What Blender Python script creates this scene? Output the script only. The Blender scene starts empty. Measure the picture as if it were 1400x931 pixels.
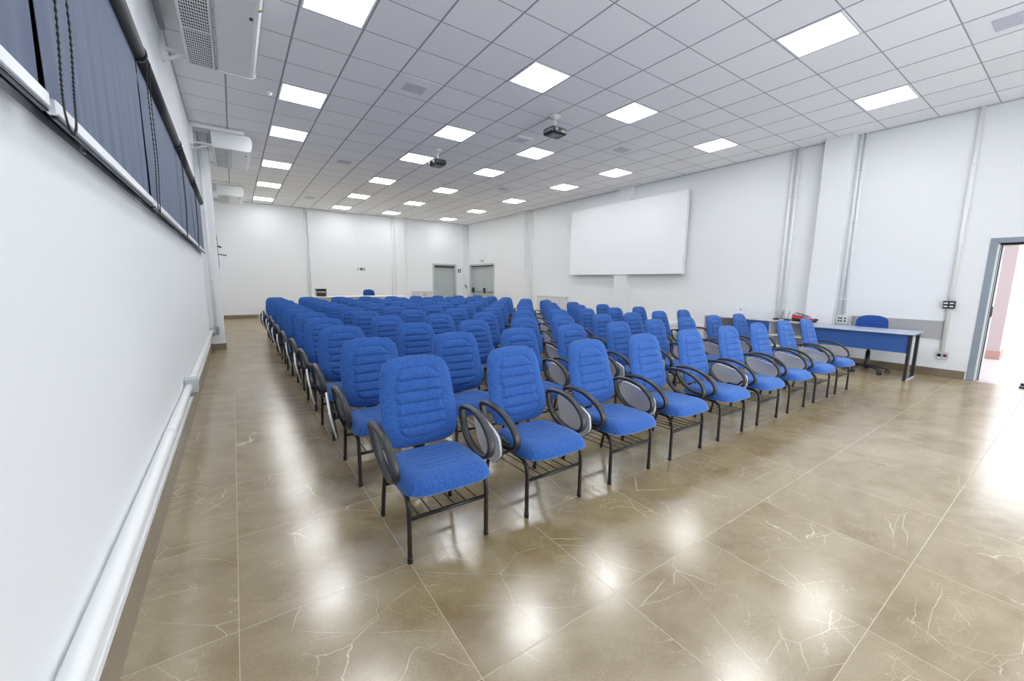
import bpy, math, random
from mathutils import Vector, Matrix
random.seed(7)
PI = math.pi
S = bpy.context.scene
C = S.collection
S.view_settings.view_transform = 'Standard'
S.view_settings.look = 'None'
S.view_settings.gamma = 1.0
S.view_settings.use_curve_mapping = False
S.view_settings.exposure = 1.15
try:
    S.cycles.use_denoising = True
    S.cycles.max_bounces = 14
    S.cycles.diffuse_bounces = 12
    S.cycles.glossy_bounces = 4
    S.cycles.caustics_reflective = True
    S.cycles.caustics_refractive = False
    S.cycles.sample_clamp_indirect = 4.0
except Exception:
    pass

# ------------------------------------------------------------------ room numbers
XL, XR = -0.45, 9.408
YN, YF = -1.6, 17.46
H = 4.124
CAMZ = 1.4294
T = 0.7261
TX0, TY0 = -0.0811, 0.3647
GX0, GY0, G = 1.3594, 4.8719, 0.625

# ------------------------------------------------------------------ mesh helpers
class MB:
    def __init__(self):
        self.v = []; self.f = []; self.mi = []; self.sm = []; self.mat = 0
    def face(self, idx, smooth=False):
        self.f.append(tuple(idx)); self.mi.append(self.mat); self.sm.append(smooth)
    def box(self, x0, x1, y0, y1, z0, z1, bevel=0.0):
        if bevel > 0:
            return self.bbox(x0, x1, y0, y1, z0, z1, bevel)
        n = len(self.v)
        self.v += [(x0,y0,z0),(x1,y0,z0),(x1,y1,z0),(x0,y1,z0),(x0,y0,z1),(x1,y0,z1),(x1,y1,z1),(x0,y1,z1)]
        for q in ((0,3,2,1),(4,5,6,7),(0,1,5,4),(1,2,6,5),(2,3,7,6),(3,0,4,7)):
            self.face([n+i for i in q])
        return self
    def bbox(self, x0, x1, y0, y1, z0, z1, b):
        # chamfered box: three inset rings
        b = min(b, (x1-x0)/2.01, (y1-y0)/2.01, (z1-z0)/2.01)
        c = ((x0+x1)/2, (y0+y1)/2, (z0+z1)/2); h = ((x1-x0)/2, (y1-y0)/2, (z1-z0)/2)
        n = len(self.v); ids = {}
        for sx in (-1,1):
            for sy in (-1,1):
                for sz in (-1,1):
                    for ax in range(3):
                        p = [sx*h[0], sy*h[1], sz*h[2]]
                        for k in range(3):
                            if k != ax: p[k] -= (sx,sy,sz)[k]*b
                        ids[(sx,sy,sz,ax)] = len(self.v)
                        self.v.append((c[0]+p[0], c[1]+p[1], c[2]+p[2]))
        def add(q):
            pts = [Vector(self.v[i]) for i in q]
            nn = (pts[1]-pts[0]).cross(pts[2]-pts[0])
            m = sum(pts, Vector())/len(pts) - Vector(c)
            if nn.dot(m) < 0: q = q[::-1]
            self.face(q)
        for ax in range(3):
            o = [k for k in range(3) if k != ax]
            for s in (-1,1):
                q = []
                for a, d in ((-1,-1),(1,-1),(1,1),(-1,1)):
                    k = [0,0,0]; k[ax] = s; k[o[0]] = a; k[o[1]] = d
                    q.append(ids[tuple(k)+(ax,)])
                add(q)
        for ax in range(3):     # edges along ax
            o = [k for k in range(3) if k != ax]
            for a in (-1,1):
                for d in (-1,1):
                    q = []
                    for s, w in ((-1,o[0]),(1,o[0]),(1,o[1]),(-1,o[1])):
                        k = [0,0,0]; k[ax] = s; k[o[0]] = a; k[o[1]] = d
                        q.append(ids[tuple(k)+(w,)])
                    add(q)
        for sx in (-1,1):
            for sy in (-1,1):
                for sz in (-1,1):
                    add([ids[(sx,sy,sz,a)] for a in range(3)])
        return self
    def prism(self, pts, axis, a0, a1, smooth=False):
        """closed 2D outline extruded along axis; pts are the other two coords in axis order"""
        n = len(self.v); k = len(pts)
        def P(p, a):
            if axis == 0: return (a, p[0], p[1])
            if axis == 1: return (p[0], a, p[1])
            return (p[0], p[1], a)
        self.v += [P(p, a0) for p in pts] + [P(p, a1) for p in pts]
        area = sum(pts[i][0]*pts[(i+1)%k][1]-pts[(i+1)%k][0]*pts[i][1] for i in range(k))
        flip = (area > 0) if axis != 1 else (area < 0)
        if a1 < a0: flip = not flip
        A = list(range(n, n+k)); B = list(range(n+k, n+2*k))
        self.face(A[::-1] if flip else A); self.face(B if flip else B[::-1])
        for i in range(k):
            j = (i+1) % k
            q = [A[i], A[j], B[j], B[i]]
            self.face(q if flip else q[::-1], smooth)
        return self
    def tube(self, path, r, seg=8, closed=False, caps=True, rx=None, up=None):
        """sweep; r may be a list. rx: half-size across (flat section) with r the other half-size"""
        P = [Vector(p) for p in path]; k = len(P)
        rr = r if isinstance(r, (list, tuple)) else [r]*k
        n = len(self.v); N = None; rings = []
        for i in range(k):
            if closed: t = P[(i+1)%k]-P[i-1]
            elif i == 0: t = P[1]-P[0]
            elif i == k-1: t = P[-1]-P[-2]
            else: t = (P[i+1]-P[i]).normalized()+(P[i]-P[i-1]).normalized()
            t.normalize()
            if up is not None:
                N = Vector(up); N = (N - t*N.dot(t)).normalized()
            elif N is None:
                a = Vector((0,0,1)) if abs(t.z) < .9 else Vector((1,0,0))
                N = (a - t*a.dot(t)).normalized()
            else:
                N = (N - t*N.dot(t)).normalized()
            B = t.cross(N)
            ring = []
            for s in range(seg):
                an = 2*PI*s/seg
                ca, sa = math.cos(an), math.sin(an)
                if rx is not None:   # rounded flat section
                    e = .6
                    ca = math.copysign(abs(ca)**e, ca); sa = math.copysign(abs(sa)**e, sa)
                    v = P[i] + N*(ca*rx) + B*(sa*rr[i])
                else:
                    v = P[i] + (N*ca + B*sa)*rr[i]
                ring.append(len(self.v)); self.v.append(tuple(v))
            rings.append(ring)
        m = k if closed else k-1
        for i in range(m):
            a, b = rings[i], rings[(i+1) % k]
            for s in range(seg):
                u = (s+1) % seg
                self.face([a[s], a[u], b[u], b[s]], True)
        if not closed and caps:
            self.face(rings[0][::-1]); self.face(rings[-1])
        return self
    def lathe(self, prof, cx, cy, seg=20, axis=2, cz=0):
        """profile of (radius, height) turned about an axis"""
        rings = []
        for r, z in prof:
            ring = []
            for s in range(seg):
                a = 2*PI*s/seg; c, d = r*math.cos(a), r*math.sin(a)
                ring.append(len(self.v))
                if axis == 2: self.v.append((cx+c, cy+d, z))
                elif axis == 1: self.v.append((cx+c, z, cz+d))
                else: self.v.append((z, cy+c, cz+d))
            rings.append(ring)
        for i in range(len(rings)-1):
            a, b = rings[i], rings[i+1]
            for s in range(seg):
                u = (s+1) % seg
                self.face([a[s], a[u], b[u], b[s]], True)
        self.face(rings[0][::-1]); self.face(rings[-1])
        return self
    def grid(self, fn, nu, nv, smooth=True):
        n = len(self.v)
        for j in range(nv+1):
            for i in range(nu+1):
                self.v.append(tuple(fn(i/nu, j/nv)))
        w = nu+1
        for j in range(nv):
            for i in range(nu):
                a = n+j*w+i
                self.face([a, a+1, a+w+1, a+w], smooth)
        return self
    def build(self, name, mats, parent=None, loc=(0,0,0), rot=(0,0,0)):
        me = bpy.data.meshes.new(name)
        me.from_pydata(self.v, [], self.f)
        if not isinstance(mats, (list, tuple)): mats = [mats]
        for m in mats: me.materials.append(m)
        me.polygons.foreach_set('material_index', self.mi)
        me.polygons.foreach_set('use_smooth', self.sm)
        me.update(); me.validate()
        o = bpy.data.objects.new(name, me)
        C.objects.link(o); o.location = loc; o.rotation_euler = rot
        if parent is not None: o.parent = parent
        return o

def tag(o, label=None, cat=None, group=None, kind=None):
    if label: o['label'] = label
    if cat: o['category'] = cat
    if group: o['group'] = group
    if kind: o['kind'] = kind
    return o
def empty(name, loc, label=None, cat=None, group=None, rz=0.0):
    o = bpy.data.objects.new(name, None); C.objects.link(o)
    o.location = loc; o.rotation_euler = (0, 0, rz); o.empty_display_size = .1
    return tag(o, label, cat, group)
def copy_tree(o, parent=None):
    c = o.copy(); C.objects.link(c); c.parent = parent
    for ch in [x for x in o.children]:
        copy_tree(ch, c)
    return c
def bez(P, n):
    """Catmull-Rom through points"""
    out = []
    P = [Vector(p) for p in P]; k = len(P)
    for i in range(k-1):
        a, b, c, d = P[max(i-1,0)], P[i], P[i+1], P[min(i+2,k-1)]
        for s in range(n):
            t = s/n
            out.append(.5*((2*b)+(c-a)*t+(2*a-5*b+4*c-d)*t*t+(3*b-a-3*c+d)*t**3))
    out.append(P[-1])
    return out

# ------------------------------------------------------------------ materials
def mat(name, col, rough=.5, metal=0, spec=.5, emit=None, estr=0, coat=0):
    m = bpy.data.materials.new(name); m.use_nodes = True
    b = m.node_tree.nodes['Principled BSDF']
    b.inputs['Base Color'].default_value = (*col, 1)
    b.inputs['Roughness'].default_value = rough
    b.inputs['Metallic'].default_value = metal
    b.inputs['Specular IOR Level'].default_value = spec
    b.inputs['Coat Weight'].default_value = coat
    if emit:
        b.inputs['Emission Color'].default_value = (*emit, 1)
        b.inputs['Emission Strength'].default_value = estr
    return m
class NT:
    def __init__(self, m):
        self.m = m; self.t = m.node_tree; self.n = self.t.nodes; self.l = self.t.links
        self.b = self.n['Principled BSDF']
    def add(self, typ, **kw):
        o = self.n.new(typ)
        for k, v in kw.items(): setattr(o, k, v)
        return o
    def put(self, sock, v):
        if isinstance(v, bpy.types.NodeSocket): self.l.new(v, sock)
        else: sock.default_value = v
    def math(self, op, a, b=None, c=None, clamp=False):
        o = self.add('ShaderNodeMath', operation=op, use_clamp=clamp)
        self.put(o.inputs[0], a)
        if b is not None: self.put(o.inputs[1], b)
        if c is not None: self.put(o.inputs[2], c)
        return o.outputs[0]
    def vec(self, op, a, b=None):
        o = self.add('ShaderNodeVectorMath', operation=op)
        self.put(o.inputs[0], a)
        if b is not None: self.put(o.inputs[1], b)
        return o.outputs[0]
    def noise(self, v, scale, detail=3, rough=.5, dist=0, col=False):
        o = self.add('ShaderNodeTexNoise')
        self.put(o.inputs['Vector'], v); o.inputs['Scale'].default_value = scale
        o.inputs['Detail'].default_value = detail; o.inputs['Roughness'].default_value = rough
        o.inputs['Distortion'].default_value = dist
        return o.outputs[1 if col else 0]
    def ramp(self, v, a, b, c=0., d=1.):
        o = self.add('ShaderNodeMapRange', clamp=True)
        self.put(o.inputs[0], v)
        for i, x in enumerate((a, b, c, d)): o.inputs[i+1].default_value = x
        return o.outputs[0]
    def mix(self, f, a, b):
        o = self.add('ShaderNodeMix', data_type='RGBA')
        self.put(o.inputs[0], f); self.put(o.inputs[6], a); self.put(o.inputs[7], b)
        return o.outputs[2]
    def bump(self, h, strength, dist):
        o = self.add('ShaderNodeBump'); o.inputs['Strength'].default_value = strength
        o.inputs['Distance'].default_value = dist
        self.put(o.inputs['Height'], h); self.l.new(o.outputs[0], self.b.inputs['Normal'])

def paint(name, col, rough=.6, amp=.02):
    m = mat(name, col, rough, spec=.35); t = NT(m)
    g = t.add('ShaderNodeNewGeometry').outputs['Position']
    n = t.noise(g, .7, 3)
    a = tuple(c*(1-amp) for c in col); b = tuple(min(1, c*(1+amp)) for c in col)
    t.put(t.b.inputs['Base Color'], t.mix(n, (*a,1), (*b,1)))
    t.bump(t.noise(g, 90, 2), .05, .004)
    return m

def marble(name, grid=True, tint=(1,1,1), rough=.19):
    m = mat(name, (.3,.2,.1), rough, spec=1.0); t = NT(m); t.b.inputs['IOR'].default_value = 1.8
    pos = t.add('ShaderNodeNewGeometry').outputs['Position']
    sep = t.add('ShaderNodeSeparateXYZ'); t.l.new(pos, sep.inputs[0])
    u = t.math('DIVIDE', t.math('SUBTRACT', sep.outputs[0], TX0), T)
    v = t.math('DIVIDE', t.math('SUBTRACT', sep.outputs[1], TY0), T)
    iu, iv = t.math('FLOOR', u), t.math('FLOOR', v)
    fu, fv = t.math('SUBTRACT', u, iu), t.math('SUBTRACT', v, iv)
    du = t.math('MINIMUM', fu, t.math('SUBTRACT', 1., fu))
    dv = t.math('MINIMUM', fv, t.math('SUBTRACT', 1., fv))
    d = t.math('MINIMUM', du, dv)
    grout = t.ramp(d, .0012, .0022, 1., 0.)
    cmb = t.add('ShaderNodeCombineXYZ'); t.put(cmb.inputs[0], iu); t.put(cmb.inputs[1], iv)
    wn = t.add('ShaderNodeTexWhiteNoise', noise_dimensions='3D'); t.l.new(cmb.outputs[0], wn.inputs[0])
    off = t.vec('MULTIPLY', wn.outputs[1], (17., 23., 11.))
    # turn every tile by a random angle
    rot = t.add('ShaderNodeVectorRotate', rotation_type='Z_AXIS')
    t.l.new(pos, rot.inputs['Vector'])
    t.put(rot.inputs['Angle'], t.math('MULTIPLY', wn.outputs[0], .9))
    p = t.vec('ADD', rot.outputs[0], off)
    st = t.vec('MULTIPLY', p, (1., 2.2, 1.))
    cloud = t.noise(st, 1.6, 7, .6, .4)
    cloud2 = t.noise(p, 9., 5, .65, .3)
    k = lambda c: (c[0]*tint[0], c[1]*tint[1], c[2]*tint[2], 1)
    base = t.mix(t.ramp(cloud, .32, .68), k((.250,.176,.082)), k((.405,.325,.190)))
    base = t.mix(t.ramp(cloud2, .45, .75, 0., .45), base, k((.46,.375,.22)))
    # long fine veins: zero crossings of a slow noise
    w = t.noise(p, 2.4, 3, .55, 0, True)
    pw = t.vec('ADD', st, t.vec('MULTIPLY', w, (.14, .14, .14)))
    vor = t.add('ShaderNodeTexVoronoi', feature='DISTANCE_TO_EDGE'); t.l.new(pw, vor.inputs['Vector'])
    vor.inputs['Scale'].default_value = 1.5
    v1 = t.ramp(vor.outputs[0], .0004, .0042, 1., 0.)
    m1 = t.ramp(t.noise(p, 1.7, 2), .49, .60)
    vor2 = t.add('ShaderNodeTexVoronoi', feature='DISTANCE_TO_EDGE')
    t.l.new(t.vec('ADD', p, t.vec('MULTIPLY', t.noise(p, 6., 4, .6, 0, True), (.07,.07,.07))), vor2.inputs['Vector'])
    vor2.inputs['Scale'].default_value = 4.0
    v2 = t.ramp(vor2.outputs[0], .0006, .009, .8, 0.)
    m2 = t.ramp(t.noise(t.vec('ADD', p, (5.,3.,1.)), 2.6, 3), .53, .62)
    fl = t.math('MULTIPLY', t.ramp(t.noise(st, 24., 4, .7, .8), .66, .70), .5)
    vein = t.math('MAXIMUM', t.math('MULTIPLY', v1, m1), t.math('MULTIPLY', v2, m2))
    vein = t.math('MAXIMUM', vein, t.math('MULTIPLY', fl, m2))
    vor3 = t.add('ShaderNodeTexVoronoi', feature='DISTANCE_TO_EDGE')
    t.l.new(t.vec('ADD', t.vec('MULTIPLY', p, (1., 2.6, 1.)), t.vec('MULTIPLY', t.noise(p, 11., 4, .65, 0, True), (.09,.09,.09))), vor3.inputs['Vector'])
    vor3.inputs['Scale'].default_value = 7.5
    v3 = t.math('MULTIPLY', t.ramp(vor3.outputs[0], .001, .018, .55, 0.), t.ramp(t.noise(t.vec('ADD', p, (1.,7.,2.)), 4.2, 4, .6), .52, .62))
    vein = t.math('MAXIMUM', vein, v3)
    base = t.mix(t.ramp(t.noise(p, 130., 3, .7), .42, .62, 0., .3), base, k((.19,.13,.06)))
    base = t.mix(t.math('MULTIPLY', vein, .85), base, k((.80,.68,.50)))
    if grid:
        base = t.mix(grout, base, k((.52,.43,.30)))
        r = t.math('ADD', t.ramp(cloud2, .2, .8, rough-.02, rough+.05), t.math('MULTIPLY', grout, .5))
        # honed glaze: a soft gloss layer over the matt stone, its strength rising gently towards grazing
        t.b.inputs['Specular IOR Level'].default_value = 0.0; t.b.inputs['Roughness'].default_value = .9
        gl = t.add('ShaderNodeBsdfAnisotropic'); t.put(gl.inputs['Roughness'], r); gl.inputs['Color'].default_value = (1,1,1,1)
        fr = t.add('ShaderNodeFresnel'); fr.inputs['IOR'].default_value = 2.25
        fac = t.math('MINIMUM', fr.outputs[0], .31)
        fac = t.math('MULTIPLY', fac, t.math('SUBTRACT', 1., t.math('MULTIPLY', grout, .7)))
        ms = t.add('ShaderNodeMixShader'); t.put(ms.inputs[0], fac)
        t.l.new(t.b.outputs[0], ms.inputs[1]); t.l.new(gl.outputs[0], ms.inputs[2])
        t.l.new(ms.outputs[0], t.n['Material Output'].inputs[0])
    t.put(t.b.inputs['Base Color'], base)
    return m

def ceiling_mat():
    m = mat('ceiling_tiles', (.6,.6,.62), .8, spec=.2); t = NT(m)
    pos = t.add('ShaderNodeNewGeometry').outputs['Position']
    sep = t.add('ShaderNodeSeparateXYZ'); t.l.new(pos, sep.inputs[0])
    u = t.math('DIVIDE', t.math('SUBTRACT', sep.outputs[0], GX0), G)
    v = t.math('DIVIDE', t.math('SUBTRACT', sep.outputs[1], GY0), G)
    iu, iv = t.math('FLOOR', u), t.math('FLOOR', v)
    fu, fv = t.math('SUBTRACT', u, iu), t.math('SUBTRACT', v, iv)
    du = t.math('MINIMUM', fu, t.math('SUBTRACT', 1., fu))
    dv = t.math('MINIMUM', fv, t.math('SUBTRACT', 1., fv))
    lu = t.ramp(du, .015, .020, 1., 0.)
    lv = t.ramp(dv, .008, .012, 1., 0.)
    line = t.math('MAXIMUM', lu, lv)
    cmb = t.add('ShaderNodeCombineXYZ'); t.put(cmb.inputs[0], iu); t.put(cmb.inputs[1], iv)
    wn = t.add('ShaderNodeTexWhiteNoise', noise_dimensions='3D'); t.l.new(cmb.outputs[0], wn.inputs[0])
    tone = t.mix(wn.outputs[0], (.89,.895,.91,1), (.93,.935,.945,1))
    t.put(t.b.inputs['Base Color'], t.mix(line, tone, (.36,.365,.40,1)))
    t.bump(t.math('ADD', t.math('MULTIPLY', line, -1.), t.math('MULTIPLY', t.noise(pos, 120., 2), .1)), .3, .004)
    return m

def fabric(name, c1, c2, scale=420., rough=.85, sheen=.25):
    m = mat(name, c1, rough, spec=.15); t = NT(m)
    tc = t.add('ShaderNodeTexCoord').outputs['Object']
    n = t.noise(tc, scale, 2, .6)
    n2 = t.noise(tc, scale*.28, 2, .6)
    f = t.math('MULTIPLY', t.math('ADD', n, n2), .5)
    t.put(t.b.inputs['Base Color'], t.mix(t.ramp(f, .38, .62), (*c1,1), (*c2,1)))
    t.b.inputs['Sheen Weight'].default_value = sheen
    t.b.inputs['Sheen Tint'].default_value = (.45,.65,1,1)
    t.bump(n, .25, .001)
    return m

M = {}
M['wall'] = paint('white_wall_paint', (.83,.845,.865))
M['trim'] = paint('white_trunking', (.84,.85,.85), .4)
M['floor'] = marble('brown_marble_tiles')
M['base'] = marble('brown_marble_skirting', False, (.50,.47,.44), .3)
M['ceil'] = ceiling_mat()
M['blue'] = fabric('blue_upholstery', (.014,.062,.26), (.050,.150,.47), 430., .85, .4)
M['blue_dark'] = fabric('navy_upholstery', (.012,.05,.22), (.03,.09,.33))
M['piping'] = mat('pale_piping', (.10,.17,.36), .45)
M['black'] = mat('black_steel', (.012,.012,.014), .35)
M['plastic'] = mat('black_plastic', (.022,.022,.026), .38, spec=.6)
M['shell'] = mat('black_shell', (.02,.02,.022), .5)
M['lam'] = mat('light_grey_laminate', (.56,.57,.62), .35)
M['tablet'] = mat('pale_grey_laminate', (.74,.74,.79), .4)
M['white'] = mat('white_plastic', (.82,.84,.85), .35)
M['offwhite'] = mat('warm_white_board', (.70,.68,.66), .5)
M['screen'] = mat('white_board', (.93,.945,.97), .45)
M['door'] = mat('grey_green_door', (.46,.51,.51), .45)
M['frame'] = mat('light_grey_frame', (.52,.56,.57), .45)
M['frame_b'] = mat('blue_grey_frame', (.27,.32,.37), .45)
M['metal'] = mat('aluminium', (.72,.74,.77), .3, .8)
M['matblack'] = mat('matt_black_tube', (.014,.014,.018), .55)
M['rail'] = mat('silver_rail', (.80,.82,.86), .35, .3)
M['grey'] = mat('grey_plastic', (.36,.38,.40), .5)
M['dgrey'] = mat('dark_grey', (.09,.10,.11), .5)
M['panelgrey'] = mat('mid_grey_panel', (.40,.40,.41), .55)
M['blind'] = fabric('slate_blackout_fabric', (.115,.135,.20), (.14,.165,.24), 600., .6, .1)
M['diff'] = mat('led_diffuser', (.9,.9,.9), .5, emit=(.965,.985,1), estr=7.8)
M['blueboard'] = mat('blue_laminate', (.035,.10,.33), .35)
M['bluetop'] = mat('pale_blue_laminate', (.42,.52,.72), .3)
M['red'] = mat('red_cloth', (.42,.035,.03), .6)
M['darkred'] = mat('dark_red', (.25,.01,.05), .5)
M['pink'] = paint('pink_wall_paint', (.40,.325,.315), .7)
M['pinkbase'] = mat('terracotta_skirting', (.36,.20,.16), .6)
M['out'] = paint('bright_white_wall', (.86,.86,.86), .7)
M['outfloor'] = paint('corridor_floor_tiles', (.52,.46,.47), .3, .05)
M['glass'] = mat('dark_glass', (.03,.035,.04), .08)
M['lens'] = mat('lens_glass', (.25,.27,.4), .05, spec=1)
M['green'] = mat('green_sticker', (.35,.5,.05), .5)
M['void'] = mat('dark_recess', (.015,.015,.015), .9)
M['tiledeco'] = mat('pale_speaker_tile', (.90,.90,.93), .8)
M['grille'] = mat('lilac_grey_grille', (.60,.60,.68), .7)

# ------------------------------------------------------------------ room shell
def wall(name, axis, plane, thick, u0, u1, z0, z1, holes, m):
    us = sorted({u0, u1, *[h[0] for h in holes], *[h[1] for h in holes]})
    zs = sorted({z0, z1, *[h[2] for h in holes], *[h[3] for h in holes]})
    b = MB()
    for i in range(len(us)-1):
        for j in range(len(zs)-1):
            cu, cz = (us[i]+us[i+1])/2, (zs[j]+zs[j+1])/2
            if any(h[0] < cu < h[1] and h[2] < cz < h[3] for h in holes): continue
            p0, p1 = sorted((plane, plane+thick))
            if axis == 0: b.box(p0, p1, us[i], us[i+1], zs[j], zs[j+1])
            else: b.box(us[i], us[i+1], p0, p1, zs[j], zs[j+1])
    return tag(b.build(name, m), kind='structure')
WT = .22
tag(MB().box(XL-WT, XR+.01, YN-WT, YF+WT, -.12, 0).build('floor', M['floor']), kind='structure')
tag(MB().box(XL-WT, XR+WT, YN-WT, YF+WT, H, H+.15).build('ceiling', M['ceil']), kind='structure')
wall('wall_left', 0, XL, -WT, YN-WT, YF+WT, 0, H, [], M['wall'])
ADDED_WIN = [(1.9, 4.0, .05, 2.5), (4.5, 6.6, .05, 2.5)]   # unseen windows added behind the camera to brighten the room
wall('wall_near', 1, YN, -WT, XL, XR, 0, H, ADDED_WIN, M['wall'])
for n_, (a_, c_, d_, e_) in enumerate(ADDED_WIN):
    b = MB()
    b.box(a_, a_+.05, YN-.12, YN-.06, d_, e_); b.box(c_-.05, c_, YN-.12, YN-.06, d_, e_)
    b.box(a_+.05, c_-.05, YN-.12, YN-.06, d_, d_+.05); b.box(a_+.05, c_-.05, YN-.12, YN-.06, e_-.05, e_)
    b.box((a_+c_)/2-.025, (a_+c_)/2+.025, YN-.12, YN-.06, d_+.05, e_-.05)
    tag(b.build('window_%d' % (n_+2), M['frame']), kind='structure')  # frame of an added window, put in only to let daylight in
FD = (7.66, 8.75, 0, 2.19)           # far door opening
wall('wall_far', 1, YF, WT, XL, XR, 0, H, [FD], M['wall'])
DD = (15.03, 17.13, 0, 2.20)         # double door opening
RD = (-.62, .935, 0, 2.135)          # open doorway
wall('wall_right', 0, XR, WT, YN-WT, YF+WT, 0, H, [DD, RD], M['wall'])

# pillars (engaged columns)
def pillar(x0, x1, y0, y1, name='column'):
    return tag(MB().box(x0, x1, y0, y1, 0, H, .006).build(name, M['wall']), kind='structure')
pillar(XL, -.22, 9.9, 10.45, 'trim_1')
pillar(9.20, XR, 2.74, 3.18, 'trim_2')
pillar(9.26, XR, 7.66, 8.12, 'trim_3')
pillar(9.25, XR, 12.6, 13.1, 'trim_4')
pillar(2.49, 2.64, 17.36, YF, 'trim_5')
pillar(5.86, 6.28, 17.34, YF, 'trim_6')

# skirtings
sk = MB()
sk.box(XL, XL+.014, YN, 9.9, 0, .15); sk.box(XL, XL+.014, 10.45, YF, 0, .13)
sk.box(XL+.014, -.206, 9.886, 9.9, 0, .13); sk.box(-.22, -.206, 9.9, 10.45, 0, .13)
tag(sk.build('baseboard_left', M['base']), kind='structure')
sk = MB()
for a, b_ in ((XL+.014, 2.49), (2.64, 5.86), (6.28, 7.58), (8.83, XR)):
    sk.box(a, b_, YF-.014, YF, 0, .13)
sk.box(2.49, 2.64, 17.346, 17.36, 0, .13); sk.box(5.86, 6.28, 17.326, 17.34, 0, .13)
tag(sk.build('baseboard_far', M['base']), kind='structure')
sk = MB()
for a, b_ in ((YN, -.70), (1.005, 2.74), (3.18, 7.66), (8.12, 12.6), (13.1, 14.95), (17.2, YF-.014)):
    sk.box(XR-.014, XR, a, b_, 0, .13)
for x, a, b_ in ((9.20,2.74,3.18),(9.26,7.66,8.12),(9.25,12.6,13.1)):
    sk.box(x-.014, x, a-.014, b_+.014, 0, .13); sk.box(x, XR-.014, a-.014, a, 0, .13)
tag(sk.build('baseboard_right', M['base']), kind='structure')
# shadow-gap trim at the ceiling line
sk = MB()
sk.box(XL, XR, YF-.022, YF, H-.02, H-.001); sk.box(XR-.022, XR, YN, YF-.022, H-.02, H-.001); sk.box(XL, XL+.022, YN, YF-.022, H-.02, H-.001)
tag(sk.build('trim_7', M['frame']), kind='structure')

# ------------------------------------------------------------------ outside the doorway
OX = XR+WT
tag(MB().box(XR+.01, 17.2, -4.2, 4.6, -.12, -.001).build('floor_corridor', M['outfloor']), kind='structure')
tag(MB().box(12.75, 13.3, .95, 4.6, 0, 3.2).build('wall_corridor', M['pink']), kind='structure')
tag(MB().box(12.736, 12.75, .936, 4.6, 0, .17).box(12.75, 13.3, .936, .95, 0, .17).build('baseboard_corridor', M['pinkbase']), kind='structure')
tag(MB().box(16.6, 16.8, -4.2, 4.6, 0, 4.0).build('wall_outside', M['out']), kind='structure')
tag(MB().box(OX, 13.3, -4.2, 4.6, 3.2, 3.35).build('ceiling_corridor', M['out']), kind='structure')
# recessed panel with two small fixings on the bright wall
b = MB()
tag(b.box(16.58, 16.6, .30, .62, 1.25, 1.75, .004).build('cover_plate', M['lam']), 'pale rectangular cover plate on the bright wall outside the doorway', 'cover plate')
b = MB().box(9.35, 9.56, .395, .455, .002, .022, .004).box(9.335, 9.55, .36, .40, .002, .018, .004).box(9.50, 9.62, .36, .455, .002, .05, .006)  # unidentified dark object, shaped as two prongs
tag(b.build('door_stop', M['plastic']), 'small black forked door stop on floor in open doorway', 'door stop')

# doorway frame
def door_frame_x(name, y0, y1, z1, fw, face, m, depth=WT):
    b = MB()
    x0, x1 = XR-face, XR+depth+.02
    b.box(x0, x1, y1, y1+fw, 0, z1+fw, .004)
    b.box(x0, x1, y0-fw, y0, 0, z1+fw, .004)
    b.box(x0, x1, y0, y1, z1, z1+fw, .004)
    return b.build(name, m)
f = door_frame_x('door_1', RD[0]+.03, RD[1]-.03+.0, RD[3]-.03, .075, .02, M['frame_b'])
tag(f, kind='structure')
b = MB()   # stacked ribs of the folded door leaf seen edge-on
yb = RD[1]-.03
for i, (w, x, mi) in enumerate(((.020,.012,0),(.021,.042,1),(.020,.072,0),(.021,.102,1),(.021,.132,1),(.018,.162,0),(.024,.192,0))):
    b.mat = mi
    b.box(XR+x, XR+x+.03, yb-w-.004*i, yb, .005, RD[3]-.035)
tag(b.build('door_leaf', [M['white'], M['void']], f), kind='structure')
b = MB().box(XR+.165, XR+.20, yb-.05, yb-.026, 1.00, 1.16, .004)
b.build('door_handle', M['black'], f)
MB().box(XR+.02, XR+WT, RD[0]+.03, RD[1]-.03, RD[3]-.055, RD[3]-.031).build('door_track', M['void'], f)

# ------------------------------------------------------------------ doors in the far corner
b = MB()
x0, x1, _, z1 = FD
b.box(x0-.06, x0+.02, YF-.025, YF+WT, 0, z1+.06, .004).box(x1-.02, x1+.06, YF-.025, YF+WT, 0, z1+.06, .004).box(x0+.02, x1-.02, YF-.025, YF+WT, z1-.02, z1+.06, .004)
f = tag(b.build('door_2', M['frame']), kind='structure')
MB().box(x0+.02, x1-.02, YF+.11, YF+.15, .005, z1-.03, .003).build('door_leaf', M['door'], f)
MB().lathe([(.022,YF+.11),(.022,YF+.075),(.012,YF+.07)], x0+.10, 0, 12, 1, 1.02).box(x0+.10, x0+.2, YF+.065, YF+.08, 1.01, 1.03, .003).build('door_handle', M['metal'], f)
MB().box(x0+.02, x1-.02, YF+.05, YF+.11, z1-.12, z1-.021).build('door_closer', M['dgrey'], f)
b = MB()
y0, y1, _, z1 = DD
b.box(XR-.025, XR+WT, y0-.06, y0+.02, 0, z1+.06, .004).box(XR-.025, XR+WT, y1-.02, y1+.06, 0, z1+.06, .004).box(XR-.025, XR+WT, y0+.02, y1-.02, z1-.02, z1+.06, .004)
f = tag(b.build('door_3', M['frame']), kind='structure')
ym = (y0+y1)/2
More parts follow.
